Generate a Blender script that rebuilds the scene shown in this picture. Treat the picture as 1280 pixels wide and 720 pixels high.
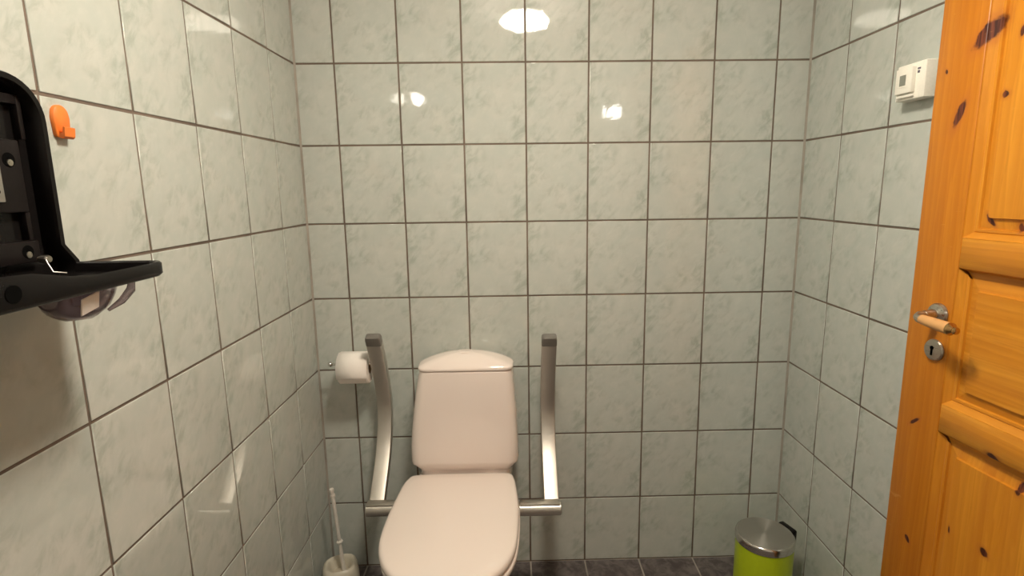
import bpy, bmesh, math, random
from mathutils import Vector, Matrix
random.seed(7)
for o in list(bpy.data.objects): bpy.data.objects.remove(o)
S = bpy.context.scene
COL = S.collection

# ------------------------------------------------------------------ camera, world, exposure
cd = bpy.data.cameras.new('camera'); cam = bpy.data.objects.new('camera', cd); COL.objects.link(cam)
cam.location = (0.54512, -1.82141, 1.35793)
cam.rotation_euler = (1.39697, 0.01239, -0.02054)
cd.sensor_fit = 'HORIZONTAL'; cd.sensor_width = 36.0
cd.lens = 36.0 * 685.995 / 1280.0
cd.shift_x = (640 - 651.784) / 1280.0
cd.shift_y = -(360 - 355.956) / 1280.0
cd.clip_start = 0.02
S.camera = cam
W = bpy.data.worlds.new('world'); S.world = W; W.use_nodes = True
W.node_tree.nodes['Background'].inputs[0].default_value = (1, 0.93, 0.85, 1)
W.node_tree.nodes['Background'].inputs[1].default_value = 0.02
S.view_settings.view_transform = 'Standard'; S.view_settings.look = 'None'
S.view_settings.exposure = 0.0; S.view_settings.gamma = 1.0; S.view_settings.use_curve_mapping = False
LAMP_COL = (1.0, 0.893, 0.73)
LAMP_L = 143.0
XL, XR, YF, ZC = -0.1235, 1.508, -2.6, 2.205

# ------------------------------------------------------------------ shader helpers
class NT:
    def __init__(s, name):
        s.m = bpy.data.materials.new(name); s.m.use_nodes = True
        s.t = s.m.node_tree; s.bsdf = s.t.nodes['Principled BSDF']
    def n(s, kind, **kw):
        nd = s.t.nodes.new(kind)
        for k, v in kw.items():
            if k.startswith('_'): setattr(nd, k[1:], v)
            else:
                key = int(k[1:]) if k[0] == 'i' and k[1:].isdigit() else k.replace('__', ' ')
                s.put(nd.inputs[key], v)
        return nd
    def put(s, sock, v):
        if hasattr(v, 'links') or isinstance(v, bpy.types.NodeSocket): s.t.links.new(v, sock)
        else: sock.default_value = v
    def math(s, op, a, b=None, c=None, clamp=False):
        nd = s.t.nodes.new('ShaderNodeMath'); nd.operation = op; nd.use_clamp = clamp
        for i, v in enumerate((a, b, c)):
            if v is not None: s.put(nd.inputs[i], v)
        return nd.outputs[0]
    def mix(s, f, a, b):
        nd = s.t.nodes.new('ShaderNodeMix'); nd.data_type = 'RGBA'
        s.put(nd.inputs[0], f); s.put(nd.inputs[6], a); s.put(nd.inputs[7], b)
        return nd.outputs[2]
    def ramp(s, f, a, b):
        nd = s.t.nodes.new('ShaderNodeMapRange'); nd.clamp = True; nd.interpolation_type = 'SMOOTHSTEP'
        s.put(nd.inputs[0], f); nd.inputs[1].default_value = a; nd.inputs[2].default_value = b
        return nd.outputs[0]
    def set(s, **kw):
        for k, v in kw.items(): s.put(s.bsdf.inputs[k.replace('__', ' ')], v)
        return s
    def coords(s, kind='Object'):
        return s.t.nodes.new('ShaderNodeTexCoord').outputs[kind]
    def vscale(s, v, sc, rot=(0, 0, 0)):
        nd = s.t.nodes.new('ShaderNodeMapping'); s.put(nd.inputs[0], v)
        nd.inputs['Scale'].default_value = sc; nd.inputs['Rotation'].default_value = rot
        return nd.outputs[0]
    def noise(s, v, scale, detail=4, rough=0.55, dist=0.0):
        nd = s.t.nodes.new('ShaderNodeTexNoise'); s.put(nd.inputs['Vector'], v)
        nd.inputs['Scale'].default_value = scale; nd.inputs['Detail'].default_value = detail
        nd.inputs['Roughness'].default_value = rough; nd.inputs['Distortion'].default_value = dist
        return nd.outputs[0]
    def bump(s, h, strength=0.2, dist=0.001):
        nd = s.t.nodes.new('ShaderNodeBump'); s.put(nd.inputs['Height'], h)
        nd.inputs['Strength'].default_value = strength; nd.inputs['Distance'].default_value = dist
        s.put(s.bsdf.inputs['Normal'], nd.outputs[0])
        return s
def c4(r, g, b): return (r, g, b, 1)

def simple(name, col, rough=0.5, metal=0.0, spec=0.5, coat=0.0):
    return NT(name).set(Base__Color=c4(*col), Roughness=rough, Metallic=metal,
                        Specular__IOR__Level=spec, Coat__Weight=coat).m

def mat_wall_tile():
    s = NT('pale_green_marbled_glaze')
    oc = s.coords()
    rnd = s.t.nodes.new('ShaderNodeObjectInfo').outputs['Random']
    var = s.math('FLOOR', s.math('MULTIPLY', rnd, 3.999))          # four printed variants
    off = s.n('ShaderNodeCombineXYZ', X=s.math('MULTIPLY', var, 3.7), Y=s.math('MULTIPLY', var, 9.1), Z=0.0).outputs[0]
    add = s.n('ShaderNodeVectorMath', i0=oc, i1=off).outputs[0]
    sep = s.n('ShaderNodeSeparateXYZ', i0=oc); u, w = sep.outputs[0], sep.outputs[1]
    v = s.vscale(s.vscale(add, (1, 1, 1), (0, 0, math.radians(-52))), (0.68, 1.2, 1.0))
    cloud = s.ramp(s.noise(add, 13.0, 4, 0.55, 0.6), 0.30, 0.70)
    smudge = s.noise(v, 34.0, 6, 0.62, 0.5)
    gate = s.ramp(s.noise(add, 11.0, 3, 0.5), 0.40, 0.66)
    clump1 = s.math('MULTIPLY', s.ramp(u, 0.025, 0.075), s.ramp(w, 0.03, -0.06))
    clump2 = s.math('MULTIPLY', s.ramp(u, -0.045, -0.085), s.ramp(w, -0.06, 0.02))
    gate = s.math('MAXIMUM', s.math('MULTIPLY', gate, 0.75), s.math('MULTIPLY', s.math('MAXIMUM', clump1, clump2), 0.9))
    vein = s.math('MULTIPLY', s.ramp(smudge, 0.42, 0.68), gate)
    light = s.ramp(smudge, 0.48, 0.30)
    base = s.mix(cloud, c4(0.505, 0.545, 0.508), c4(0.552, 0.572, 0.532))
    base = s.mix(s.math('MULTIPLY', vein, 0.85), base, c4(0.355, 0.395, 0.350))
    base = s.mix(s.math('MULTIPLY', light, 0.35), base, c4(0.61, 0.625, 0.585))
    wob = s.noise(s.n('ShaderNodeVectorMath', i0=oc, i1=s.n('ShaderNodeCombineXYZ', X=s.math('MULTIPLY', rnd, 37.0), Y=s.math('MULTIPLY', rnd, 91.0), Z=rnd).outputs[0]).outputs[0], 9.0, 1, 0.4)
    fine = s.noise(v, 40.0, 3, 0.5, 0.5)
    h = s.math('ADD', wob, s.math('MULTIPLY', fine, 0.26))
    s.set(Base__Color=base, Roughness=0.035, Specular__IOR__Level=0.6)
    s.bump(h, 0.4, 0.0012)
    return s.m

def mat_grout(name, col):
    s = NT(name); oc = s.coords()
    f = s.noise(oc, 6.0, 5, 0.6)
    s.set(Base__Color=s.mix(s.ramp(f, 0.3, 0.7), c4(*[c * 0.75 for c in col]), c4(*[min(1, c * 1.2) for c in col])), Roughness=0.85)
    s.bump(s.noise(oc, 400, 2), 0.3, 0.0006)
    return s.m

def mat_floor_tile():
    s = NT('dark_slate_floor_glaze'); oc = s.coords()
    rnd = s.t.nodes.new('ShaderNodeObjectInfo').outputs['Random']
    off = s.n('ShaderNodeCombineXYZ', X=s.math('MULTIPLY', rnd, 31.0), Y=s.math('MULTIPLY', rnd, 77.0), Z=rnd).outputs[0]
    add = s.n('ShaderNodeVectorMath', i0=oc, i1=off).outputs[0]
    f = s.ramp(s.noise(add, 26.0, 6, 0.65, 0.6), 0.35, 0.68)
    s.set(Base__Color=s.mix(f, c4(0.060, 0.050, 0.050), c4(0.165, 0.140, 0.135)), Roughness=0.45)
    s.bump(s.noise(add, 60, 4), 0.35, 0.001)
    return s.m

KNOTS = [  # (x0,z0,x1,z1,half width) in door coordinates
    (0.109, 1.654, 0.063, 1.606, 0.014), (0.060, 1.516, 0.040, 1.466, 0.0085), (0.149, 1.626, 0.146, 1.608, 0.004),
    (0.119, 1.516, 0.137, 1.513, 0.0065), (0.121, 1.299, 0.138, 1.278, 0.005), (0.187, 1.287, 0.189, 1.270, 0.005),
    (0.018, 0.836, 0.040, 0.856, 0.004), (0.196, 0.855, 0.221, 0.848, 0.006), (0.257, 0.828, 0.255, 0.803, 0.006),
    (0.205, 0.664, 0.217, 0.650, 0.007), (0.041, 0.580, 0.052, 0.566, 0.005), (0.007, 1.581, 0.010, 1.572, 0.003),
    (0.134, 0.662, 0.136, 0.645, 0.002), (0.33, 1.52, 0.345, 1.50, 0.006), (0.42, 0.55, 0.43, 0.53, 0.007)]
def mat_pine(name, horizontal=False, tint=(1.0, 1.0, 1.0)):
    s = NT(name); tr, tg, tb = tint; oc = s.coords()
    sc = (1.6, 30, 30) if horizontal else (30, 30, 1.6)
    warp = s.noise(oc, 5.0, 3, 0.5)
    g = s.noise(s.vscale(oc, sc), 1.4, 6, 0.6, 0.9)
    fine = s.noise(s.vscale(oc, tuple(c * 5 for c in sc)), 1.4, 3, 0.6)
    sep = s.n('ShaderNodeSeparateXYZ', i0=oc)
    x, z = sep.outputs[0], sep.outputs[2]
    ax = z if horizontal else x
    rings = s.math('SINE', s.math('ADD', s.math('MULTIPLY', ax, 420.0), s.math('MULTIPLY', g, 24.0)))
    ringf = s.math('MULTIPLY_ADD', rings, 0.5, 0.5)
    # staves: glued boards of different tone
    st = s.math('FLOOR', s.math('MULTIPLY', ax, 11.0))
    wn = s.t.nodes.new('ShaderNodeTexWhiteNoise'); wn.noise_dimensions = '1D'; s.put(wn.inputs['W'], s.math('ADD', st, 0.37))
    stave = wn.outputs[0]
    col = s.mix(s.ramp(g, 0.3, 0.72), c4(0.64 * tr, 0.245 * tg, 0.018 * tb), c4(0.78 * tr, 0.345 * tg, 0.040 * tb))
    col = s.mix(s.math('MULTIPLY', ringf, 0.30), col, c4(0.50 * tr, 0.165 * tg, 0.010 * tb))
    col = s.mix(s.math('MULTIPLY', stave, 0.28), col, c4(0.47 * tr, 0.155 * tg, 0.010 * tb))
    col = s.mix(s.math('MULTIPLY', s.ramp(fine, 0.55, 0.75), 0.25), col, c4(0.40, 0.132, 0.010))
    streak = s.ramp(s.noise(s.vscale(oc, (1.1, 17, 17) if horizontal else (17, 17, 1.1)), 1.0, 3, 0.5, 0.4), 0.45, 0.68)
    col = s.mix(s.math('MULTIPLY', streak, 0.42), col, c4(0.44 * tr, 0.130 * tg, 0.010 * tb))
    # knots
    jit = s.math('MULTIPLY', s.math('SUBTRACT', s.noise(oc, 55.0, 3, 0.6), 0.5), 0.9)
    mask = None; halo = None
    for (x0, z0, x1, z1, w) in KNOTS:
        cx, cz = (x0 + x1) / 2, (z0 + z1) / 2
        L = max(math.hypot(x1 - x0, z1 - z0) / 2, w); ca, sa = (x1 - x0) / (2 * L), (z1 - z0) / (2 * L)
        if L == w: ca, sa = 1, 0
        dx = s.math('SUBTRACT', x, cx); dz = s.math('SUBTRACT', z, cz)
        u = s.math('ADD', s.math('MULTIPLY', dx, ca / L), s.math('MULTIPLY', dz, sa / L))
        v = s.math('ADD', s.math('MULTIPLY', dx, -sa / w), s.math('MULTIPLY', dz, ca / w))
        d = s.math('ADD', s.math('SQRT', s.math('ADD', s.math('MULTIPLY', u, u), s.math('MULTIPLY', v, v))), jit)
        k = s.math('SUBTRACT', 1.0, s.ramp(d, 0.75, 1.15)); hl = s.math('SUBTRACT', 1.0, s.ramp(d, 0.9, 2.2))
        mask = k if mask is None else s.math('MAXIMUM', mask, k)
        halo = hl if halo is None else s.math('MAXIMUM', halo, hl)
    col = s.mix(s.math('MULTIPLY', halo, 0.5), col, c4(0.45, 0.13, 0.02))
    col = s.mix(mask, col, s.mix(s.ramp(fine, 0.4, 0.6), c4(0.055, 0.014, 0.008), c4(0.17, 0.045, 0.02)))
    # worn scuffs in the varnish
    sc1 = s.ramp(s.noise(s.vscale(oc, (22, 22, 60), (0, 0.6, 0)), 1.0, 5, 0.65, 1.2), 0.66, 0.74)
    col = s.mix(s.math('MULTIPLY', sc1, 0.30), col, c4(0.76, 0.42, 0.12))
    s.set(Base__Color=col, Roughness=s.math('MULTIPLY_ADD', fine, 0.2, 0.26), Specular__IOR__Level=0.35, Coat__Weight=0.08, Coat__Roughness=0.25)
    s.bump(s.math('ADD', s.math('MULTIPLY', fine, 0.6), s.math('MULTIPLY', mask, -0.8)), 0.25, 0.001)
    return s.m

def mat_ceramic(name, col, rough=0.08):
    s = NT(name); oc = s.coords()
    f = s.noise(oc, 4.0, 3)
    s.set(Base__Color=s.mix(f, c4(*[c * 0.985 for c in col]), c4(*col)), Roughness=rough, Specular__IOR__Level=0.5, Coat__Weight=0.3, Coat__Roughness=0.03)
    s.bump(s.noise(oc, 9.0, 2), 0.12, 0.001)
    return s.m

def mat_brushed(name, col, rough, axis='X', amp=0.25):
    s = NT(name); oc = s.coords()
    sc = {'X': (3, 500, 500), 'Z': (500, 500, 3), 'Y': (500, 3, 500)}[axis]
    f = s.noise(s.vscale(oc, sc), 1.0, 2)
    s.set(Base__Color=c4(*col), Metallic=1.0, Roughness=s.math('MULTIPLY_ADD', f, amp, rough))
    s.bump(f, 0.08, 0.0003)
    return s.m

def mat_radial_steel():
    s = NT('radially_brushed_steel')
    tg = s.t.nodes.new('ShaderNodeTangent'); tg.direction_type = 'RADIAL'; tg.axis = 'Z'
    s.set(Base__Color=c4(0.56, 0.54, 0.51), Metallic=1.0, Roughness=0.32, Anisotropic=0.85, Anisotropic__Rotation=0.25)
    s.put(s.bsdf.inputs['Tangent'], tg.outputs[0])
    return s.m

def mat_plastic(name, col, rough, nscale=180, bump=0.12, spec=0.5):
    s = NT(name); oc = s.coords()
    f = s.noise(oc, nscale, 3)
    s.set(Base__Color=s.mix(f, c4(*[c * 0.9 for c in col]), c4(*[min(1, c * 1.06) for c in col])), Roughness=rough, Specular__IOR__Level=spec)
    s.bump(f, bump, 0.0004)
    return s.m

def mat_emit(name, col, strength):
    s = NT(name)
    s.set(Base__Color=c4(0.85, 0.83, 0.8), Roughness=0.25, Emission__Color=c4(*col), Emission__Strength=strength)
    return s.m

def mat_paper():
    s = NT('soft_white_paper'); oc = s.coords()
    f = s.noise(oc, 260, 3)
    s.set(Base__Color=s.mix(f, c4(0.86, 0.82, 0.78), c4(0.93, 0.89, 0.85)), Roughness=0.95, Specular__IOR__Level=0.1)
    s.bump(f, 0.5, 0.0008)
    return s.m

M = dict(
    tile=mat_wall_tile(), grout=mat_grout('brown_grey_wall_grout', (0.165, 0.125, 0.098)), floor_tile=mat_floor_tile(),
    floor_grout=mat_grout('light_grey_floor_grout', (0.36, 0.33, 0.29)), silicone=mat_grout('grey_corner_silicone', (0.33, 0.305, 0.265)),
    paint=mat_plastic('white_ceiling_paint', (0.80, 0.79, 0.76), 0.9, 60),
    pine=mat_pine('honey_pine_upright', False, (1.05, 1.06, 0.9)), pine_h=mat_pine('honey_pine_crosswise', True, (0.95, 0.94, 0.8)), pine_stile=mat_pine('darker_honey_pine_upright', False, (0.84, 0.74, 0.5)),
    ceramic=mat_ceramic('creamy_white_ceramic', (0.86, 0.765, 0.715)), seat=mat_ceramic('creamy_white_seat_plastic', (0.84, 0.745, 0.69), 0.13),
    alu=mat_brushed('brushed_aluminium_upright', (0.60, 0.57, 0.525), 0.30, 'Z'), alu_x=mat_brushed('brushed_aluminium_crosswise', (0.66, 0.63, 0.58), 0.24, 'X'),
    grey_plastic=mat_plastic('grey_end_cap_plastic', (0.17, 0.16, 0.145), 0.4),
    steel=mat_radial_steel(), rim_steel=mat_brushed('polished_rim_steel', (0.62, 0.6, 0.57), 0.12, 'X', 0.1),
    chrome=simple('chrome', (0.75, 0.74, 0.72), 0.08, 1.0), nickel=mat_brushed('worn_nickel', (0.50, 0.46, 0.40), 0.22, 'X', 0.15),
    brass=simple('aged_brass', (0.60, 0.38, 0.16), 0.2, 1.0),
    green=mat_plastic('lime_green_lacquer', (0.47, 0.60, 0.012), 0.3, 90, 0.05), black=mat_plastic('black_plastic', (0.008, 0.007, 0.007), 0.2, 120, 0.05, 0.16),
    black_matt=mat_plastic('black_matt_plastic', (0.010, 0.0075, 0.0075), 0.4, 200, 0.2, 0.14), dark=simple('dark_hole', (0.003, 0.003, 0.003), 0.9, 0.0, 0.03),
    zinc=mat_brushed('worn_zinc', (0.55, 0.53, 0.5), 0.32, 'Y'), orange=mat_plastic('orange_plastic', (0.85, 0.22, 0.035), 0.42),
    white=mat_plastic('white_plastic', (0.93, 0.91, 0.83), 0.4), lcd=simple('grey_display', (0.24, 0.25, 0.215), 0.3), ink=simple('dark_print', (0.10, 0.09, 0.13), 0.6),
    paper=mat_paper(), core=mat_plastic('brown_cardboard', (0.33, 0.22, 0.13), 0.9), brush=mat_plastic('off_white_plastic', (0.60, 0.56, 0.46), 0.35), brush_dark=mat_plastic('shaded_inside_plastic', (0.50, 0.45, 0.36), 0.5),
    handle=mat_plastic('white_handle_plastic', (0.80, 0.76, 0.70), 0.4), pinegrip=mat_plastic('pale_wooden_grip', (0.66, 0.36, 0.14), 0.45, 60, 0.2),
    opal=mat_emit('opal_lamp_glass', LAMP_COL, LAMP_L), small_opal=mat_emit('small_opal_glass', (1, 0.9, 0.78), 34.0), panel_glow=mat_emit('lit_lamp_panel', (1, 0.95, 0.88), 20.0),
)
def mat_smoke():
    s = NT('clear_smoky_plastic')
    s.set(Base__Color=c4(0.40, 0.33, 0.37), Roughness=0.06, Transmission__Weight=0.85, IOR=1.49)
    return s.m
M['smoke'] = mat_smoke()

# ------------------------------------------------------------------ mesh helpers
def obj(name, bm, mat, parent=None, smooth=True, angle=35):
    me = bpy.data.meshes.new(name)
    bmesh.ops.recalc_face_normals(bm, faces=bm.faces)
    for f in bm.faces: f.smooth = smooth
    if smooth:
        lim = math.radians(angle)
        for e in bm.edges:
            if len(e.link_faces) == 2 and e.calc_face_angle(0) > lim: e.smooth = False
    bm.to_mesh(me); bm.free()
    for m in (mat if isinstance(mat, (list, tuple)) else [mat]): me.materials.append(m)
    o = bpy.data.objects.new(name, me); COL.objects.link(o)
    if parent: o.parent = parent
    return o
def tag(o, label, cat, group=None):
    o['label'] = label; o['category'] = cat
    if group: o['group'] = group
    return o
def thing(name, label, cat, loc=(0, 0, 0), rz=0, group=None):
    o = bpy.data.objects.new(name, None); COL.objects.link(o)
    o.empty_display_size = 0.05; o.location = loc; o.rotation_euler = (0, 0, rz)
    return tag(o, label, cat, group)
def structure(o): o['kind'] = 'structure'; return o
def box(bm, lo, hi, bev=0.0, seg=2):
    vs = [bm.verts.new((x, y, z)) for x in (lo[0], hi[0]) for y in (lo[1], hi[1]) for z in (lo[2], hi[2])]
    fs = [bm.faces.new([vs[i] for i in q]) for q in ((0, 1, 3, 2), (4, 6, 7, 5), (0, 4, 5, 1), (2, 3, 7, 6), (0, 2, 6, 4), (1, 5, 7, 3))]
    if bev:
        es = list({e for f in fs for e in f.edges})
        bmesh.ops.bevel(bm, geom=es, offset=bev, segments=seg, profile=0.5, affect='EDGES', clamp_overlap=True)
    return bm
def boxes(*bs, bev=0.0, seg=2):
    bm = bmesh.new()
    for lo, hi in bs: box(bm, lo, hi, bev, seg)
    return bm
def loft(rings, cap0=True, cap1=True, bm=None, closed=True):
    bm = bm or bmesh.new()
    R = [[bm.verts.new(p) for p in r] for r in rings]
    n = len(R[0])
    for a, b in zip(R, R[1:]):
        for i in range(n if closed else n - 1):
            j = (i + 1) % n
            bm.faces.new((a[i], a[j], b[j], b[i]))
    if cap0: bm.faces.new(R[0][::-1])
    if cap1: bm.faces.new(R[-1])
    return bm
def lathe(profile, seg=48, c=(0, 0, 0), axis='Z', bm=None, cap0=True, cap1=True):
    rings = []
    for r, h in profile:
        ring = []
        for i in range(seg):
            a = 2 * math.pi * i / seg; u, v = r * math.cos(a), r * math.sin(a)
            p = {'Z': (u, v, h), 'X': (h, u, v), 'Y': (v, h, u)}[axis]
            ring.append((p[0] + c[0], p[1] + c[1], p[2] + c[2]))
        rings.append(ring)
    return loft(rings, cap0, cap1, bm)
def tube(pts, r, seg=12, bm=None):
    pts = [Vector(p) for p in pts]; rad = r if isinstance(r, (list, tuple)) else [r] * len(pts)
    rings = []; up = None
    for i, p in enumerate(pts):
        d = (pts[min(i + 1, len(pts) - 1)] - pts[max(i - 1, 0)]).normalized()
        if up is None: up = d.orthogonal().normalized()
        up = (up - d * up.dot(d)).normalized(); w = d.cross(up)
        rings.append([p + rad[i] * (up * math.cos(2 * math.pi * k / seg) + w * math.sin(2 * math.pi * k / seg)) for k in range(seg)])
    return loft(rings, bm=bm)
def spline(P, n, closed=False):
    out = []; m = len(P)
    for i in range(m if closed else m - 1):
        g = lambda k: Vector(P[k % m] if closed else P[max(0, min(m - 1, k))])
        a, b, c, d = g(i - 1), g(i), g(i + 1), g(i + 2)
        for k in range(n):
            t = k / n
            out.append(0.5 * ((2 * b) + (c - a) * t + (2 * a - 5 * b + 4 * c - d) * t * t + (3 * b - a - 3 * c + d) * t ** 3))
    if not closed: out.append(Vector(P[-1]))
    return out
def rrect(x0, x1, y0, y1, r, z, k=8):
    pts = []
    for cx, cy, a0 in ((x1 - r, y1 - r, 0), (x0 + r, y1 - r, 90), (x0 + r, y0 + r, 180), (x1 - r, y0 + r, 270)):
        for i in range(k + 1):
            a = math.radians(a0 + 90 * i / k); pts.append((cx + r * math.cos(a), cy + r * math.sin(a), z))
    return pts

# ------------------------------------------------------------------ room shell
def tile_mesh(w, h, mat, cache={}):
    key = (round(w, 4), round(h, 4), mat.name)
    if key in cache: return cache[key]
    me = bpy.data.meshes.new('tile')
    vs = []; fs = []
    for ins, z in ((0, -0.007), (0, -0.0016), (0.0006, -0.0005), (0.0017, 0.0)):
        a, b = w / 2 - ins, h / 2 - ins
        vs += [(-a, -b, z), (a, -b, z), (a, b, z), (-a, b, z)]
    for r in range(3):
        for i in range(4):
            j = (i + 1) % 4; fs.append((r * 4 + i, r * 4 + j, r * 4 + 4 + j, r * 4 + 4 + i))
    fs.append((12, 13, 14, 15))
    me.from_pydata(vs, [], fs); me.materials.append(mat)
    for p in me.polygons: p.use_smooth = True
    nr = []
    for (x, y, z), ring in zip(vs, [0] * 4 + [1] * 4 + [2] * 4 + [3] * 4):
        sx, sy = math.copysign(1, x), math.copysign(1, y)
        k = (1.0, 0.9, 0.45, 0.0)[ring]
        nr.append(Vector((sx * k, sy * k, 1.0 - 0.75 * (ring < 2))).normalized())
    me.normals_split_custom_set_from_vertices([tuple(v) for v in nr])
    cache[key] = me
    return me
J = 0.0053
def lay_tiles(wall, us, vs, place, mat, name='tile', skip=None, jit=0.0014):
    for u0, u1 in zip(us, us[1:]):
        for v0, v1 in zip(vs, vs[1:]):
            if skip and skip(u0, u1, v0, v1): continue
            o = bpy.data.objects.new(name, tile_mesh(u1 - u0 - J, v1 - v0 - J, mat)); COL.objects.link(o)
            m = place((u0 + u1) / 2, (v0 + v1) / 2)
            m = m @ Matrix.Rotation(random.uniform(-jit, jit), 4, 'X') @ Matrix.Rotation(random.uniform(-jit, jit), 4, 'Y')
            o.parent = wall; o.matrix_local = m
def frame(cx, cy, cz, X, Y, Z):
    m = Matrix.Identity(4)
    for i, a in enumerate((X, Y, Z)):
        for k in range(3): m[k][i] = a[k]
    m[0][3], m[1][3], m[2][3] = cx, cy, cz
    return m
G = 0.0022
zs = [0.25 * k for k in range(9)] + [ZC]
wb = structure(obj('wall_back', boxes(((XL - 0.15, G, -0.1), (XR + 0.15, 0.15, ZC + 0.1))), M['grout'], smooth=False))
lay_tiles(wb, [XL] + [0.2 * k for k in range(8)] + [XR], zs, lambda u, v: frame(u, 0, v, (1, 0, 0), (0, 0, 1), (0, -1, 0)), M['tile'])
wl = structure(obj('wall_left', boxes(((XL - 0.15, YF - 0.15, -0.1), (XL - G, G, ZC + 0.1))), M['grout'], smooth=False))
yl = [0.0] + [-(0.1908 + 0.2 * k) for k in range(12)] + [YF]
lay_tiles(wl, yl[::-1], zs, lambda u, v: frame(XL, u, v, (0, 1, 0), (0, 0, 1), (1, 0, 0)), M['tile'])
DY0, DY1, DZ = -1.545, -2.40, 2.09     # doorway
x1 = XR + G
wr = structure(obj('wall_right', boxes(((x1, DY0, -0.1), (XR + 0.15, G, ZC + 0.1)), ((x1, YF - 0.15, -0.1), (XR + 0.15, DY1, ZC + 0.1)), ((x1, DY1, DZ), (XR + 0.15, DY0, ZC + 0.1))), M['grout'], smooth=False))
yr = [0.0] + [-(0.1958 + 0.2 * k) for k in range(7)]
lay_tiles(wr, yr[::-1], zs, lambda u, v: frame(XR, u, v, (0, -1, 0), (0, 0, 1), (-1, 0, 0)), M['tile'])
wf = structure(obj('wall_front', boxes(((XL - 0.15, YF - 0.15, -0.1), (XR + 0.15, YF, ZC + 0.1))), M['paint'], smooth=False))
structure(obj('wall_hallway', boxes(((XR + 0.15, YF - 0.15, -0.1), (3.0, YF, ZC + 0.1)), ((XR + 0.15, -0.9, -0.1), (3.0, -0.8, ZC + 0.1)), ((2.9, YF, -0.1), (3.0, -0.9, ZC + 0.1))), M['paint'], smooth=False))
structure(obj('ceiling', boxes(((XL - 0.15, YF - 0.15, ZC), (3.0, 0.15, ZC + 0.1))), M['paint'], smooth=False))
fl = structure(obj('floor', boxes(((XL - 0.15, YF - 0.15, -0.1), (3.0, 0.15, -G))), M['floor_grout'], smooth=False))
lay_tiles(fl, [XL] + [0.2 * k for k in range(8)] + [XR], [YF] + [-0.2 * k for k in range(12, -1, -1)], lambda u, v: frame(u, v, 0, (1, 0, 0), (0, 1, 0), (0, 0, 1)), M['floor_tile'], jit=0.001)
# silicone in the two visible corners and door casing around the doorway
for k, (x, s) in enumerate(((XL, 1), (XR, -1))):
    bm = bmesh.new(); w = 0.0055
    a = [bm.verts.new(p) for p in ((x, 0.002, 0), (x, -w, 0), (x + s * w, 0.002 - 0.002, 0))]; b = [bm.verts.new((v.co.x, v.co.y, ZC)) for v in a]
    for i in range(3): bm.faces.new((a[i], a[(i + 1) % 3], b[(i + 1) % 3], b[i]))
    structure(obj('trim_%d' % (k + 1), bm, M['silicone']))
structure(obj('trim_3', boxes(((XR - 0.016, DY0 + 0.0, 0), (XR + 0.15, DY0 + 0.03, DZ + 0.03)), ((XR - 0.016, DY1 - 0.06, 0), (XR + 0.15, DY1, DZ + 0.03)), ((XR - 0.016, DY1, DZ), (XR + 0.15, DY0, DZ + 0.06)), bev=0.002, seg=1), M['pine']))

# ------------------------------------------------------------------ lamps
t = thing('ceiling_lamp', 'round opal glass dome lamp lit warm white on the ceiling', 'lamp', (0.63, -1.02, ZC))
obj('base', lathe([(0.112, 0.0), (0.114, -0.026), (0.109, -0.031)], 48), M['white'], t)
obj('lamp_shade', lathe([(0.118 * math.cos(a), -0.046 + 0.036 * math.sin(-a)) for a in [math.radians(-70 + 16 * k) for k in range(10)]] + [(0.118 * math.cos(math.radians(82)), -0.0816), (0.004, -0.0822)], 48), M['opal'], t)
t = thing('wall_lamp', 'small frosted globe lamp on the left wall behind the camera', 'lamp', (XL, -2.0, 1.95))
obj('base', lathe([(0.045, 0.0), (0.045, 0.012), (0.02, 0.016), (0.02, 0.03)], 24, axis='X'), M['chrome'], t)
obj('lamp_shade', lathe([(0.008, 0.022), (0.03, 0.03), (0.042, 0.055), (0.04, 0.08), (0.025, 0.1), (0.004, 0.105)], 24, axis='X'), M['small_opal'], t)
t = thing('bulkhead_lamp', 'small rectangular lit wall lamp on the front wall', 'lamp', (1.34, YF, 1.935))
obj('base', boxes(((-0.085, 0, -0.053), (0.085, 0.03, 0.053)), bev=0.006), M['white'], t)
obj('lamp_shade', boxes(((-0.072, 0.026, -0.04), (0.072, 0.05, 0.04)), bev=0.008), M['panel_glow'], t)

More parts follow.
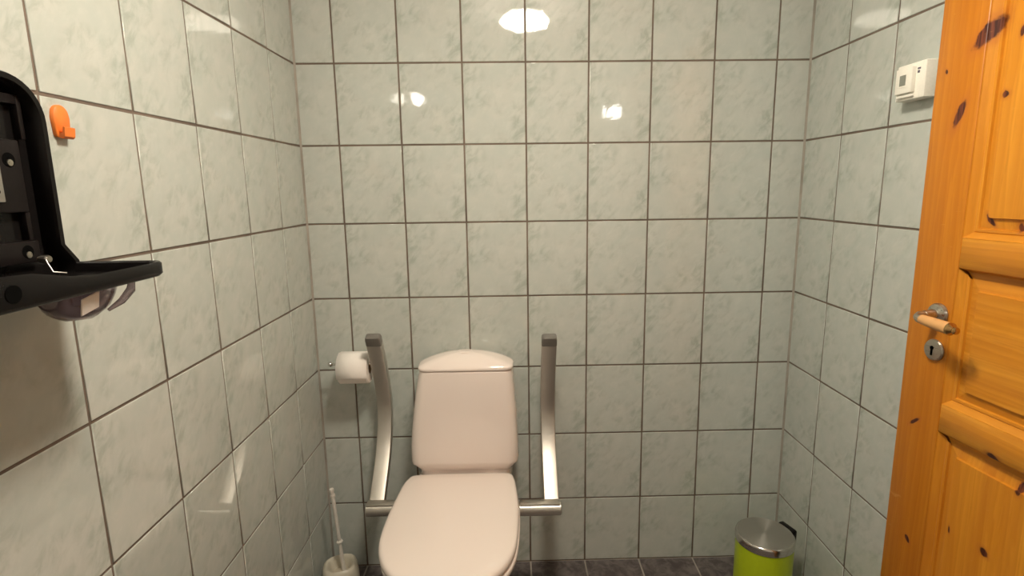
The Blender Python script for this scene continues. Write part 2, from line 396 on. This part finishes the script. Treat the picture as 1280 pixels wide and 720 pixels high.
# ------------------------------------------------------------------ door (open leaf, hinged on the right wall)
ANG = math.radians(5.0)
door = structure(thing('door_1', 'open honey-coloured pine panel door at the right edge', 'door', (1.42, -0.678, 0), math.atan2(-math.cos(ANG), math.sin(ANG))))
del door['category']
TX0, TX1, TH, ZT = -0.017, 0.800, 0.04, 2.045
SW = 0.088; OX = TX1 - (SW - TX0)
rails = [(0.012, 0.20), (0.850, 0.909), (1.192, 1.252), (1.93, ZT)]
for x0, x1 in ((TX0, SW), (OX, TX1)):
    obj('stile', boxes(((x0, 0, 0.012), (x1, TH, ZT)), bev=0.003, seg=2), M['pine_stile'], door, angle=50)
for z0, z1 in rails:
    obj('rail', boxes(((SW, 0.0004, z0), (OX, TH - 0.0004, z1)), bev=0.0012, seg=1), M['pine_h'], door, angle=50)
MW = 0.022
for (a0, a1), (b0, b1) in zip(rails, rails[1:]):
    z0, z1 = a1, b0; x0, x1 = SW, OX
    # moulding: two-step slope from the frame face down to the panel
    prof = ((0, 0.0006), (0.0005, 0.0022), (0.012, 0.0125), (0.0135, 0.0112), (0.0185, 0.0120), (0.0205, 0.0165), (MW, 0.02))
    steep = ((0, 0.0006), (0.0008, 0.004), (0.005, 0.0150), (0.007, 0.0165), (0.0185, 0.0165), (0.0205, 0.0168), (MW, 0.02))
    for c in range(4):
        def corner(k, ins, y): return ((x0 + ins, y, z0 + ins), (x1 - ins, y, z0 + ins), (x1 - ins, y, z1 - ins), (x0 + ins, y, z1 - ins))[k % 4]
        pr = steep if c == 2 else prof
        obj('moulding', loft([[corner(c, i, y) for i, y in pr], [corner(c + 1, i, y) for i, y in pr]], False, False, closed=False), M['pine_h'] if c % 2 == 0 else M['pine'], door, smooth=False)
    rings = []
    for ins, y in ((MW - 0.004, 0.018), (MW - 0.004, 0.0165), (0.0395, 0.0125), (0.041, 0.0075)):
        rings.append([(x0 + ins, y, z0 + ins), (x1 - ins, y, z0 + ins), (x1 - ins, y, z1 - ins), (x0 + ins, y, z1 - ins)])
    bm = loft(rings, False, True)
    rings = [[(x0 + i, y, z0 + i), (x1 - i, y, z0 + i), (x1 - i, y, z1 - i), (x0 + i, y, z1 - i)] for i, y in ((MW - 0.004, 0.018), (0.0, 0.03))]
    loft(rings, False, True, bm)
    obj('panel', bm, M['pine'] if z1 - z0 > 0.35 else M['pine_h'], door, smooth=False)
# furniture
HX, HZ = 0.058, 1.092
h = obj('door_handle', lathe([(0.023, 0.0), (0.0235, -0.003), (0.021, -0.008), (0.014, -0.011), (0.0105, -0.013), (0.0095, -0.03), (0.009, -0.034)], 32, (HX, 0, HZ), 'Y'), M['nickel'], door)
h['label'] = 'nickel rosette with lever handle'
obj('lever_neck', tube(spline([(HX, -0.03, HZ), (HX, -0.044, HZ - 0.001), (HX + 0.006, -0.053, HZ - 0.003), (HX + 0.016, -0.055, HZ - 0.004)], 6), [0.0085] * 7 + [0.0075] * 12, 14), M['nickel'], h)
gx = HX + 0.014; gz = HZ - 0.004; gl = 0.078
d = Vector((gl, 0.0, -0.004))
def along(prof, bm=None):
    ax = d.normalized(); u = Vector((0, 1, 0)); w = ax.cross(u); o0 = Vector((gx, -0.055, gz))
    return loft([[o0 + ax * s + r * (u * math.cos(2 * math.pi * k / 20) + w * math.sin(2 * math.pi * k / 20)) for k in range(20)] for r, s in prof], bm=bm)
obj('grip', along([(0.0082, 0.002), (0.0095, 0.004), (0.0105, 0.02), (0.0115, 0.045), (0.0118, 0.066), (0.011, 0.069)]), M['pinegrip'], h)
obj('ferrule', along([(0.0075, -0.006), (0.0085, -0.003), (0.0085, 0.001), (0.0092, 0.0022), (0.0088, 0.004)]), M['nickel'], h)
obj('ferrule', along([(0.0112, 0.068), (0.0124, 0.0695), (0.0124, 0.0735), (0.0085, 0.077), (0.0065, 0.079), (0.0075, 0.082), (0.0065, 0.086), (0.003, 0.088)]), M['brass'], h)
KX, KZ = 0.059, 1.016
k = obj('keyhole_plate', lathe([(0.0225, 0.0), (0.023, -0.003), (0.0205, -0.0065), (0.012, -0.008), (0.001, -0.0082)], 32, (KX, 0, KZ), 'Y'), M['nickel'], door)
bm = lathe([(0.0042, -0.0070), (0.0042, -0.0090)], 16, (KX, 0, KZ + 0.005), 'Y')
box(bm, (KX - 0.0024, -0.0088, KZ - 0.011), (KX + 0.0024, -0.0066, KZ + 0.004))
obj('keyhole', bm, M['dark'], k)

# ------------------------------------------------------------------ toilet
T = thing('toilet', 'creamy white floor-standing ceramic toilet with closed lid against the back wall', 'toilet', (0.372, -0.3, 0))
def at0(pts): return [(p[0] - 0.372, p[1] + 0.3, p[2]) for p in pts]
LID = [(0.222, -0.166), (0.30, -0.160), (0.38, -0.160), (0.46, -0.160), (0.530, -0.166), (0.5445, -0.195), (0.5505, -0.24), (0.556, -0.325), (0.5558, -0.405), (0.551, -0.49), (0.541, -0.552), (0.520, -0.604), (0.486, -0.642), (0.44, -0.668), (0.39, -0.679), (0.335, -0.677), (0.288, -0.662), (0.250, -0.638), (0.226, -0.612), (0.205, -0.578), (0.1885, -0.531), (0.180, -0.475), (0.1795, -0.39), (0.1855, -0.30), (0.193, -0.222), (0.204, -0.185)]
lid2 = [(p.x, p.y) for p in spline([Vector((a, b, 0)) for a, b in LID], 4, True)]
LC = Vector((0.372, -0.41))
def sc_ring(ring, inset, z, dx=0.0, dy=0.0):
    out = []
    for x, y in ring:
        v = Vector((x, y)) - LC; L = v.length
        v *= (L - inset) / L; out.append((LC.x + v.x + dx, LC.y + v.y + dy, z))
    return out
zt = lambda z: z
def tilt(ring): return [(x, y, z - (y + 0.16) * -0.012) for x, y, z in ring]
bm = loft([at0(tilt(sc_ring(lid2, i, z))) for i, z in ((0.012, 0.4265), (0.0025, 0.427), (0.0, 0.431), (0.0, 0.437), (0.002, 0.4435), (0.006, 0.4475), (0.014, 0.4497), (0.04, 0.4512), (0.09, 0.4525), (0.15, 0.453))])
obj('lid', bm, M['seat'], T, angle=60)
bm = loft([at0(tilt(sc_ring(lid2, i, z, 0.003))) for i, z in ((0.012, 0.405), (0.003, 0.4055), (0.0, 0.409), (0.0, 0.418), (0.003, 0.4225), (0.012, 0.4245))])
obj('seat', bm, M['seat'], T, angle=60)
for hx0 in (0.262, 0.455):
    obj('hinge', boxes(((hx0 - 0.372, 0.135, 0.402), (hx0 - 0.332, 0.172, 0.44)), bev=0.008, seg=3), M['seat'], T)
def bowl(cx, a, yb, yf, z, ab):
    """D-shaped outline: elliptic front, straight-ish tapering back of half width ab"""
    pts = []; ym = yb + (yf - yb) * 0.5; n = 24
    for i in range(n + 1):
        th = math.pi * i / n
        pts.append((cx + a * math.cos(th), ym + (yf - ym) * math.sin(th), z))
    k = 8
    for i in range(1, k + 1):
        f = i / k; s = f * f * (3 - 2 * f); pts.append((cx - a + (a - ab) * s, ym + (yb - ym) * f, z))
    for i in range(1, 5): pts.append((cx - ab + 2 * ab * i / 5, yb, z))
    for i in range(k, 0, -1):
        f = i / k; s = f * f * (3 - 2 * f); pts.append((cx + a - (a - ab) * s, ym + (yb - ym) * f, z))
    return pts
secs = [(0.115, -0.03, -0.46, 0.0, 0.105), (0.112, -0.03, -0.455, 0.012, 0.10), (0.104, -0.03, -0.455, 0.08, 0.095), (0.106, -0.025, -0.48, 0.16, 0.095), (0.125, -0.02, -0.535, 0.24, 0.105), (0.158, -0.015, -0.61, 0.31, 0.125), (0.178, -0.012, -0.655, 0.36, 0.145), (0.183, -0.012, -0.668, 0.385, 0.155), (0.181, -0.014, -0.666, 0.399, 0.154), (0.174, -0.02, -0.655, 0.404, 0.15)]
bm = loft([at0(bowl(0.377, a, yb, yf, z, ab)) for a, yb, yf, z, ab in secs])
obj('bowl', bm, M['ceramic'], T, angle=60)
def dplan(x0, x1, yf, yb, r, z, ym=-0.105, n=2.5, bulge=0.0):
    cx, hw = (x0 + x1) / 2, (x1 - x0) / 2; pts = []
    r = min(r, (ym - yf) * 0.95)
    for i in range(25):                       # rounded back half
        a = math.pi * i / 24; c, q = math.cos(a), math.sin(a)
        pts.append((cx + (hw + bulge) * math.copysign(abs(c) ** (2 / n), c), ym + (yb - ym) * abs(q) ** (2 / n), z))
    for i in range(7):
        a = math.radians(180 + 90 * i / 6); pts.append((x0 + r + r * math.cos(a), yf + r + r * math.sin(a), z))
    for i in range(7):
        a = math.radians(270 + 90 * i / 6); pts.append((x1 - r + r * math.cos(a), yf + r + r * math.sin(a), z))
    return pts
def tank_ring(x0, x1, yf, yb, r, z): return at0(dplan(x0, x1, yf, yb, r, z, bulge=0.004))
rows = [(0.240, 0.532, -0.150, -0.03, 0.02, 0.400), (0.237, 0.535, -0.156, -0.025, 0.02, 0.452), (0.236, 0.537, -0.160, -0.022, 0.02, 0.4585), (0.2125, 0.5565, -0.1725, -0.016, 0.028, 0.481), (0.2105, 0.5585, -0.1745, -0.014, 0.03, 0.490), (0.2115, 0.5580, -0.1755, -0.014, 0.03, 0.540), (0.2165, 0.5560, -0.1755, -0.014, 0.03, 0.600), (0.2245, 0.5530, -0.1750, -0.014, 0.03, 0.660), (0.2335, 0.5490, -0.1740, -0.014, 0.03, 0.720), (0.2440, 0.5445, -0.1725, -0.014, 0.03, 0.775), (0.2475, 0.5425, -0.1715, -0.014, 0.03, 0.790), (0.2510, 0.5390, -0.168, -0.017, 0.03, 0.794)]
obj('cistern', loft([tank_ring(*r) for r in rows]), M['ceramic'], T, angle=24)
LX0, LX1, LYF, LYB = 0.2445, 0.5455, -0.1738, -0.012
def lid_ring(i, z): return at0(dplan(LX0 + i, LX1 - i, LYF + i, LYB - i, 0.03, z, -0.11, 2.2, 0.003))
rings = [lid_ring(0.004, 0.7962), lid_ring(0.0008, 0.7968), lid_ring(0.0, 0.799), lid_ring(0.0, 0.8035), lid_ring(0.0012, 0.806)]
for s in (0.975, 0.94, 0.88, 0.8, 0.7, 0.58, 0.45, 0.3, 0.15):
    z = 0.8062 + 0.036 * (1 - s ** 2) ** 0.9
    f = at0(dplan(LX0 + 0.0012, LX1 - 0.0012, LYF + 0.0012, LYB - 0.0012, 0.03, z, -0.11, 2.2, 0.003))
    c0 = (0.395 - 0.372, -0.105 + 0.3)
    rings.append([(c0[0] + (x - c0[0]) * s, c0[1] + (y - c0[1]) * s, z_) for x, y, z_ in f])
obj('cistern_lid', loft(rings), M['ceramic'], T, angle=45)
fb = lathe([(0.024, 0.8380), (0.0243, 0.8408), (0.022, 0.8416), (0.0195, 0.8408), (0.018, 0.8414), (0.002, 0.8416)], 32, (0.392 - 0.372, -0.105 + 0.3, 0.0005))
bmesh.ops.scale(fb, vec=(1.15, 0.8, 1), verts=fb.verts, space=Matrix.Translation((-0.020, -0.195, 0)))
obj('flush_button', fb, M['seat'], T)

# ------------------------------------------------------------------ fold-up grab bars
PATH = [(-0.236, 0.392), (-0.195, 0.430), (-0.145, 0.476), (-0.103, 0.53), (-0.078, 0.585), (-0.070, 0.64), (-0.080, 0.70), (-0.103, 0.76), (-0.133, 0.826), (-0.158, 0.873)]
def grab_bar(name, label, xc, side, xin, dz):
    t = thing(name, label, 'grab bar', (xc, -0.25, 0), 0, 'fold-up grab bars beside the toilet')
    ps = spline([Vector((0, y + 0.25, z + dz)) for y, z in PATH], 6)
    ext = ps[-1] + (ps[-1] - ps[-2]).normalized() * 0.03
    def ring(p, dr, hw, th, b):
        n = Vector((0, dr.z, -dr.y))    # towards the wall
        if n.y < 0: n = -n
        out = []
        for sx, sn, a0 in ((1, 1, 0), (-1, 1, 90), (-1, 0, 180), (1, 0, 270)):
            for i in range(4):
                a = math.radians(a0 + 30 * i)
                u = sx * (hw - b) + b * math.cos(a); v = (th - b if sn else b) + b * math.sin(a)
                out.append(p + Vector((u, 0, 0)) + n * v)
        return out
    dirs = [(ps[min(i + 1, len(ps) - 1)] - ps[max(i - 1, 0)]).normalized() for i in range(len(ps))]
    obj('bar', loft([ring(p, q, 0.0238, 0.028, 0.003) for p, q in zip(ps, dirs)]), M['alu'], t, angle=40)
    dl = dirs[-1]; e0 = ps[-1]
    c = obj('end_cap', loft([ring(e0 + dl * s, dl, 0.0241 - i, 0.0286 - i, 0.005) for s, i in ((0.0005, 0.0), (0.022, 0.0), (0.03, 0.0015), (0.034, 0.005))]), M['grey_plastic'], t, angle=50)
    c['label'] = 'dark grey plastic end cap'
    xo = side * 0.030; xi = xin - xc; z0 = 0.375 + dz
    lo, hi = min(xo, xi), max(xo, xi)
    obj('support_tube', lathe([(0.017, lo), (0.0208, lo + 0.003), (0.0208, hi - 0.003), (0.017, hi)], 32, (0, 0.0, z0), 'X'), M['alu_x'], t, angle=50)
    obj('top_rail', boxes(((lo + 0.003, -0.014, z0 + 0.0155), (hi - 0.006, 0.016, z0 + 0.0235)), bev=0.003), M['alu_x'], t)
    return t
grab_bar('grab_bar', 'brushed aluminium fold-up grab bar left of the toilet, beside the toilet paper', 0.1115, -1, 0.193, 0.004)
grab_bar('grab_bar', 'brushed aluminium fold-up grab bar right of the toilet, nearer the green bin', 0.6610, 1, 0.557, -0.006)

# ------------------------------------------------------------------ toilet paper
RX0, RX1, RY, RZ, RR = -0.021, 0.077, -0.083, 0.786, 0.0525
t = thing('toilet_paper_holder', 'chrome rod toilet paper holder with ball end on the back wall', 'paper holder', (0.085, 0, RZ))
zo = 0.012
obj('rosette', lathe([(0.022, 0), (0.022, -0.006), (0.012, -0.010), (0.007, -0.012)], 28, (0.0, 0, zo), 'Y'), M['chrome'], t)
obj('rod', tube([(0, -0.008, zo), (0, -0.06, zo), (-0.002, -0.074, zo), (-0.012, RY, zo), (-0.05, RY, zo), (-0.131, RY, zo)], 0.0042, 12), M['chrome'], t)
obj('knob', lathe([(0.004, -0.144)] + [(0.0088 * math.sin(a), -0.137 - 0.0088 * math.cos(a)) for a in [math.pi * k / 10 for k in range(2, 10)]], 20, (0, RY, zo), 'X'), M['chrome'], t)
r = thing('toilet_roll', 'white toilet paper roll hanging beside the left grab bar', 'toilet paper', (0, 0, 0))
r.location = (0, RY, RZ)
hx = [(0.021, RX0), (RR - 0.004, RX0), (RR, RX0 + 0.004), (RR, RX1 - 0.004), (RR - 0.004, RX1), (0.021, RX1), (0.021, RX0)]
obj('paper', lathe(hx, 48, axis='X', cap0=False, cap1=False), M['paper'], r)
obj('cardboard_core', lathe([(0.0208, RX0 + 0.001), (0.0208, RX1 - 0.001), (0.0192, RX1 - 0.001), (0.0192, RX0 + 0.001), (0.0208, RX0 + 0.001)], 32, axis='X', cap0=False, cap1=False), M['core'], r)
arc = []
for i in range(20):
    a = math.radians(95 + 112 * i / 19)   # over the top, down the front
    arc.append((math.cos(a), math.sin(a)))
rings = []
for x in (RX0 + 0.001, RX1 - 0.001):
    pass
bm = bmesh.new()
outer = [[bm.verts.new((x, c * (RR + 0.0006 + 0.0014 * (i / 19) ** 2), s * (RR + 0.0006 + 0.0014 * (i / 19) ** 2))) for i, (c, s) in enumerate(arc)] for x in (RX0 + 0.001, RX1 - 0.001)]
for i in range(19): bm.faces.new((outer[0][i], outer[1][i], outer[1][i + 1], outer[0][i + 1]))
so = obj('loose_sheet', bm, M['paper'], r)
md = so.modifiers.new('thickness', 'SOLIDIFY'); md.thickness = 0.0006; md.offset = 1

# ------------------------------------------------------------------ toilet brush
BX, BY = -0.046, -0.152
t = thing('toilet_brush', 'off-white toilet brush standing in its holder in the left corner', 'toilet brush', (BX, BY, 0))
def sq(r, z, n=2.7, off=(0, 0)):
    out = []
    for i in range(48):
        a = 2 * math.pi * i / 48 + math.pi / 4; c, s = math.cos(a), math.sin(a)
        k = r / (abs(c) ** n + abs(s) ** n) ** (1 / n)
        out.append((k * c + off[0], k * s + off[1], z))
    rot = math.radians(20)
    return [(x * math.cos(rot) - y * math.sin(rot), x * math.sin(rot) + y * math.cos(rot), z) for x, y, z in out]
prof = [(0.050, 0.0), (0.056, 0.004), (0.059, 0.03), (0.059, 0.08), (0.0575, 0.105), (0.053, 0.119), (0.046, 0.124), (0.041, 0.1215), (0.036, 0.112), (0.031, 0.096), (0.026, 0.085)]
obj('holder', loft([sq(r_, z_ - 0.000, 2.6) for r_, z_ in prof]), M['brush'], t, angle=60)
hp = [(0.010, 0.006, 0.086), (0.007, 0.004, 0.13), (0.0035, 0.0, 0.205), (0.0, -0.003, 0.28), (-0.005, -0.006, 0.363), (-0.007, -0.008, 0.400)]
obj('handle', tube(spline([Vector(p) for p in hp], 4), [0.0075] * 3 + [0.0062] * 4 + [0.0056] * 8 + [0.0062] * 4 + [0.0082, 0.0068], 14), M['handle'], t)
bm = tube([(0.004, 0.0007, 0.200), (0.0037, 0.0005, 0.204), (0.0034, 0.0003, 0.208)], [0.009, 0.0108, 0.009], 20)
obj('collar', bm, M['handle'], t)
obj('grip_tip', tube([(-0.0050, -0.0055, 0.370), (-0.0053, -0.006, 0.375), (-0.0056, -0.0065, 0.380)], [0.0075, 0.0085, 0.0075], 16), M['handle'], t)
obj('inner_cup', lathe([(0.030, 0.0885), (0.020, 0.0895), (0.0085, 0.094)], 32), M['brush_dark'], t)

# ------------------------------------------------------------------ pedal bin
t = thing('pedal_bin', 'lime green pedal bin with steel lid in the right corner', 'bin', (1.338, -0.256, 0))
t.rotation_euler = (0, 0, math.radians(-72))      # local +y = hinge side
obj('body', lathe([(0.084, 0.012), (0.0855, 0.014), (0.0865, 0.02), (0.0865, 0.243), (0.085, 0.2445)], 64), M['green'], t)
obj('base_ring', lathe([(0.086, 0.0), (0.089, 0.002), (0.089, 0.012), (0.086, 0.0145)], 64), M['black'], t)
lidp = [(0.0865, 0.2455), (0.0885, 0.246), (0.0888, 0.2495), (0.0888, 0.264), (0.087, 0.2685), (0.083, 0.271)]
l = obj('lid', lathe(lidp, 64), M['rim_steel'], t, angle=50)
l['label'] = 'stainless steel lid'
obj('lid_disc', lathe([(0.0832, 0.2706), (0.083, 0.2716), (0.06, 0.2742), (0.03, 0.2756), (0.002, 0.276)], 64), M['steel'], l)
obj('hinge', boxes(((-0.030, 0.080, 0.215), (0.030, 0.102, 0.273)), bev=0.005), M['black'], t)
obj('pedal', boxes(((-0.025, -0.115, 0.006), (0.025, -0.082, 0.016)), bev=0.004), M['black'], t)

# ------------------------------------------------------------------ thermostat
t = thing('thermostat', 'white square thermostat with small grey display on the right wall', 'thermostat', (XR, -0.511, 1.590))
obj('housing', boxes(((-0.034, -0.0455, -0.0405), (0.0, 0.0475, 0.0405)), bev=0.003), M['white'], t)
obj('cover', boxes(((-0.044, -0.016, -0.0255), (-0.033, 0.0375, 0.031)), bev=0.0015), M['white'], t)
obj('display', boxes(((-0.0452, 0.003, -0.008), (-0.0438, 0.022, 0.0155))), M['lcd'], t)
obj('display_frame', boxes(((-0.0450, 0.001, -0.0115), (-0.0436, 0.024, -0.0082))), M['white'], t)
obj('slider', boxes(((-0.040, -0.016, -0.0345), (-0.033, 0.036, -0.029)), bev=0.001), M['white'], t)
bm = boxes(((-0.0344, -0.0285, 0.0225), (-0.0338, -0.019, 0.0265)), ((-0.0344, -0.0265, 0.0145), (-0.0338, -0.0195, 0.0205)))
obj('mark', bm, M['ink'], t, smooth=False)

# ------------------------------------------------------------------ orange hook
t = thing('wall_hook', 'small orange plastic hook on the left wall beside the black dispenser', 'hook', (XL, -0.963, 1.441))
prof = [(-0.0135, 0.004), (-0.0105, 0.0), (0.0105, 0.0), (0.0135, 0.004), (0.0155, 0.028)]
ol = prof + [(0.0145 * math.cos(math.radians(a)), 0.032 + 0.015 * math.sin(math.radians(a))) for a in range(15, 180, 15)] + [(-0.0155, 0.028)]
obj('back_plate', loft([[(x, y, z) for y, z in ol] for x in (0, 0.0045)] + [[(0.006, y * 0.9, 0.002 + z * 0.93) for y, z in ol]]), M['orange'], t, angle=50)
hp = []
for a, z in ((0.003, 0.0), (0.010, -0.002), (0.0135, 0.001), (0.015, 0.014), (0.0125, 0.015), (0.0108, 0.0055), (0.003, 0.008)): hp.append((a, z))
obj('hook', loft([[(x, y, z) for x, z in hp] for y in (-0.0095, 0.0105)]), M['orange'], t, smooth=False)

# ------------------------------------------------------------------ black paper towel dispenser without its cover
t = thing('towel_dispenser', 'black opened paper towel dispenser with tray on the left wall', 'dispenser', (XL, -1.19, 1.24))
def yz(y, z): return (y + 1.19, z - 1.24)
def outline(ins):
    pts = []
    y1, y0, zt_, r = -1.031 - ins, -1.349 + ins, 1.512 - ins, 0.058 - ins * 0.8
    pts += [(-1.010 - ins, 1.243 + ins * 0.3), (-1.010 - ins, 1.263), (y1, 1.288), (y1, zt_ - r)]
    pts += [(y1 - r + r * math.cos(math.radians(a)), zt_ - r + r * math.sin(math.radians(a))) for a in range(10, 91, 10)]
    pts += [(y0 + r - r * math.sin(math.radians(a)), zt_ - r + r * math.cos(math.radians(a))) for a in range(0, 91, 10)]
    pts += [(y0, 1.288), (-1.370 + ins, 1.263), (-1.370 + ins, 1.243 + ins * 0.3)]
    return [yz(*p) for p in pts]
bm = loft([[(x, y, z) for y, z in outline(i)] for i, x in ((0.0, 0.0), (0.0, 0.034), (0.002, 0.038), (0.009, 0.038), (0.012, 0.034), (0.014, 0.016))])
obj('back_plate', bm, M['black'], t, angle=50)
def pad(y0, y1, z0, z1, x, name='raised_pad', mat='black_matt', bev=0.002, par=t, xb=0.014):
    a, b = yz(y0, z0), yz(y1, z1)
    return obj(name, boxes(((xb, a[0], a[1]), (x, b[0], b[1])), bev=bev), M[mat], par)
pad(-1.310, -1.070, 1.335, 1.428, 0.028)
pad(-1.310, -1.062, 1.268, 1.297, 0.027)
for a in ((-1.310, -1.062, 1.474, 1.486), (-1.062, -1.055, 1.430, 1.486), (-1.325, -1.318, 1.430, 1.486)): pad(*a, 0.026, 'rib', bev=0.001)
for a in ((-1.075, -1.068, 1.298, 1.335),): pad(*a, 0.026, 'rib', bev=0.001)
def disc(name, y, z, x, r0, mat, hgt=0.001):
    p = yz(y, z); return obj(name, lathe([(r0, x), (r0 * 0.95, x + hgt), (r0 * 0.3, x + hgt * 1.2)], 20, (0, p[0], p[1]), 'X'), M[mat], t)
disc('screw_recess', -1.089, 1.402, 0.0278, 0.0095, 'dark', 0.0006); disc('screw', -1.089, 1.3985, 0.0284, 0.0044, 'nickel', 0.0015)
disc('screw_recess', -1.082, 1.283, 0.0268, 0.009, 'dark', 0.0006); disc('screw', -1.082, 1.279, 0.0274, 0.0045, 'nickel', 0.0012)
disc('screw_recess', -1.13, 1.495, 0.0162, 0.011, 'dark', 0.0006)
lp = pad(-1.155, -1.108, 1.349, 1.417, 0.033, 'lock_plate', 'zinc', 0.001)
lp['label'] = 'worn zinc lock plate'
for y, z in ((-1.117, 1.407), (-1.119, 1.385), (-1.117, 1.362)):
    p = yz(y, z); obj('slot', lathe([(0.0035, 0.0327), (0.003, 0.0336)], 12, (0, p[0], p[1]), 'X'), M['dark'], lp)
# tray
TY0, TY1, TX = -1.372, -1.012, 0.1665
def tray_ring(ins, z, top=False, r=0.02):
    pts = [(0.006, TY1 - ins), ]
    cx, cy = TX - ins - r, TY1 - ins - r
    # far corner skews towards the wall side as in the photograph
    for a in range(90, -1, -15): pts.append((cx + r * math.cos(math.radians(a)), cy - 0.004 + (r + 0.004) * math.sin(math.radians(a))))
    for y in (-1.08, -1.12, -1.15, -1.19, -1.24, -1.28, -1.32): pts.append((TX - ins, y))
    cy2 = TY0 + ins + r
    for a in range(0, -91, -15): pts.append((cx + r * math.cos(math.radians(a)), cy2 + r * math.sin(math.radians(a))))
    pts.append((0.006, TY0 + ins))
    out = []
    for x, y in pts:
        zz = z
        if top and x > TX - 0.03:
            f = min(1, max(0, (-1.155 - y) / 0.11)); f = f * f * (3 - 2 * f); g = min(1, max(0, (y + 1.372) / 0.02))
            zz = z + 0.017 * f * (1 if x > TX - 0.02 else 0.5)
        q = yz(y, zz); out.append((x, q[0], q[1]))
    return out
bm = loft([tray_ring(0.012, 1.2395), tray_ring(0.003, 1.2405), tray_ring(0.0, 1.2445), tray_ring(0.0, 1.2585, True), tray_ring(0.002, 1.2612, True), tray_ring(0.005, 1.2605, True), tray_ring(0.007, 1.257, True), tray_ring(0.009, 1.247)])
obj('tray', bm, M['black'], t, angle=50)
p = yz(-1.268, 1.259)
obj('lock_hole', lathe([(0.0098, TX - 0.002), (0.0094, TX + 0.0008)], 20, (0, p[0], p[1]), 'X'), M['dark'], t)
p = yz(-1.135, 1.2495)
obj('white_spot', boxes(((0.118, p[0] - 0.006, p[1] - 0.003), (0.128, p[0] + 0.006, p[1] + 0.006)), bev=0.002), M['white'], t)  # small white block making a white spot on the tray floor
sp = [yz(-1.085, 1.276), yz(-1.088, 1.268), yz(-1.092, 1.257), yz(-1.078, 1.2535)]
obj('spring', tube([(0.05, sp[0][0], sp[0][1]), (0.055, sp[1][0], sp[1][1]), (0.064, sp[2][0], sp[2][1]), (0.07, sp[3][0], sp[3][1])], 0.0009, 8), M['zinc'], t)
p = yz(-1.082, 1.273)
obj('spring_coil', lathe([(0.004, 0.04), (0.0055, 0.043), (0.0055, 0.051), (0.004, 0.054)], 16, (0, p[0], p[1]), 'X'), M['nickel'], t)
# clear outlet below the tray
def outlet(y, s):
    out = []
    for i in range(13):
        a = math.pi * (1 + i / 12)
        q = yz(y, 1.2405 + 0.046 * s * math.sin(a)); out.append((0.118 + 0.036 * s * math.cos(a), q[0], q[1]))
    for i in range(12, -1, -1):
        a = math.pi * (1 + i / 12)
        q = yz(y, 1.2405 + (0.046 * s - 0.0025) * math.sin(a)); out.append((0.118 + (0.036 * s - 0.0025) * math.cos(a), q[0], q[1]))
    return out
bm = loft([outlet(y, s) for y, s in ((-1.172, 0.45), (-1.162, 0.68), (-1.15, 0.82), (-1.135, 0.88), (-1.12, 0.92), (-1.10, 0.80), (-1.085, 0.6), (-1.07, 0.35))])
obj('outlet', bm, M['smoke'], t, angle=40)
bm = tube([(0.146, yz(-1.065, 1.24)[0], yz(-1.065, 1.24)[1]), (0.150, yz(-1.075, 1.229)[0], yz(-1.075, 1.229)[1]), (0.146, yz(-1.09, 1.216)[0], yz(-1.09, 1.216)[1]), (0.138, yz(-1.105, 1.207)[0], yz(-1.105, 1.207)[1])], [0.004, 0.0055, 0.0045, 0.002], 10)
obj('cutter', bm, M['smoke'], t)
pt = tag(obj('paper_towel', boxes(((0.0, -0.014, -0.012), (0.002, 0.014, 0.012)), bev=0.0008, seg=1), M['paper']), 'white paper towel corner poking out below the black dispenser', 'paper towel')
pt.location = (0.0275, -1.152, 1.226); pt.rotation_euler = (0.25, 0.35, 0)
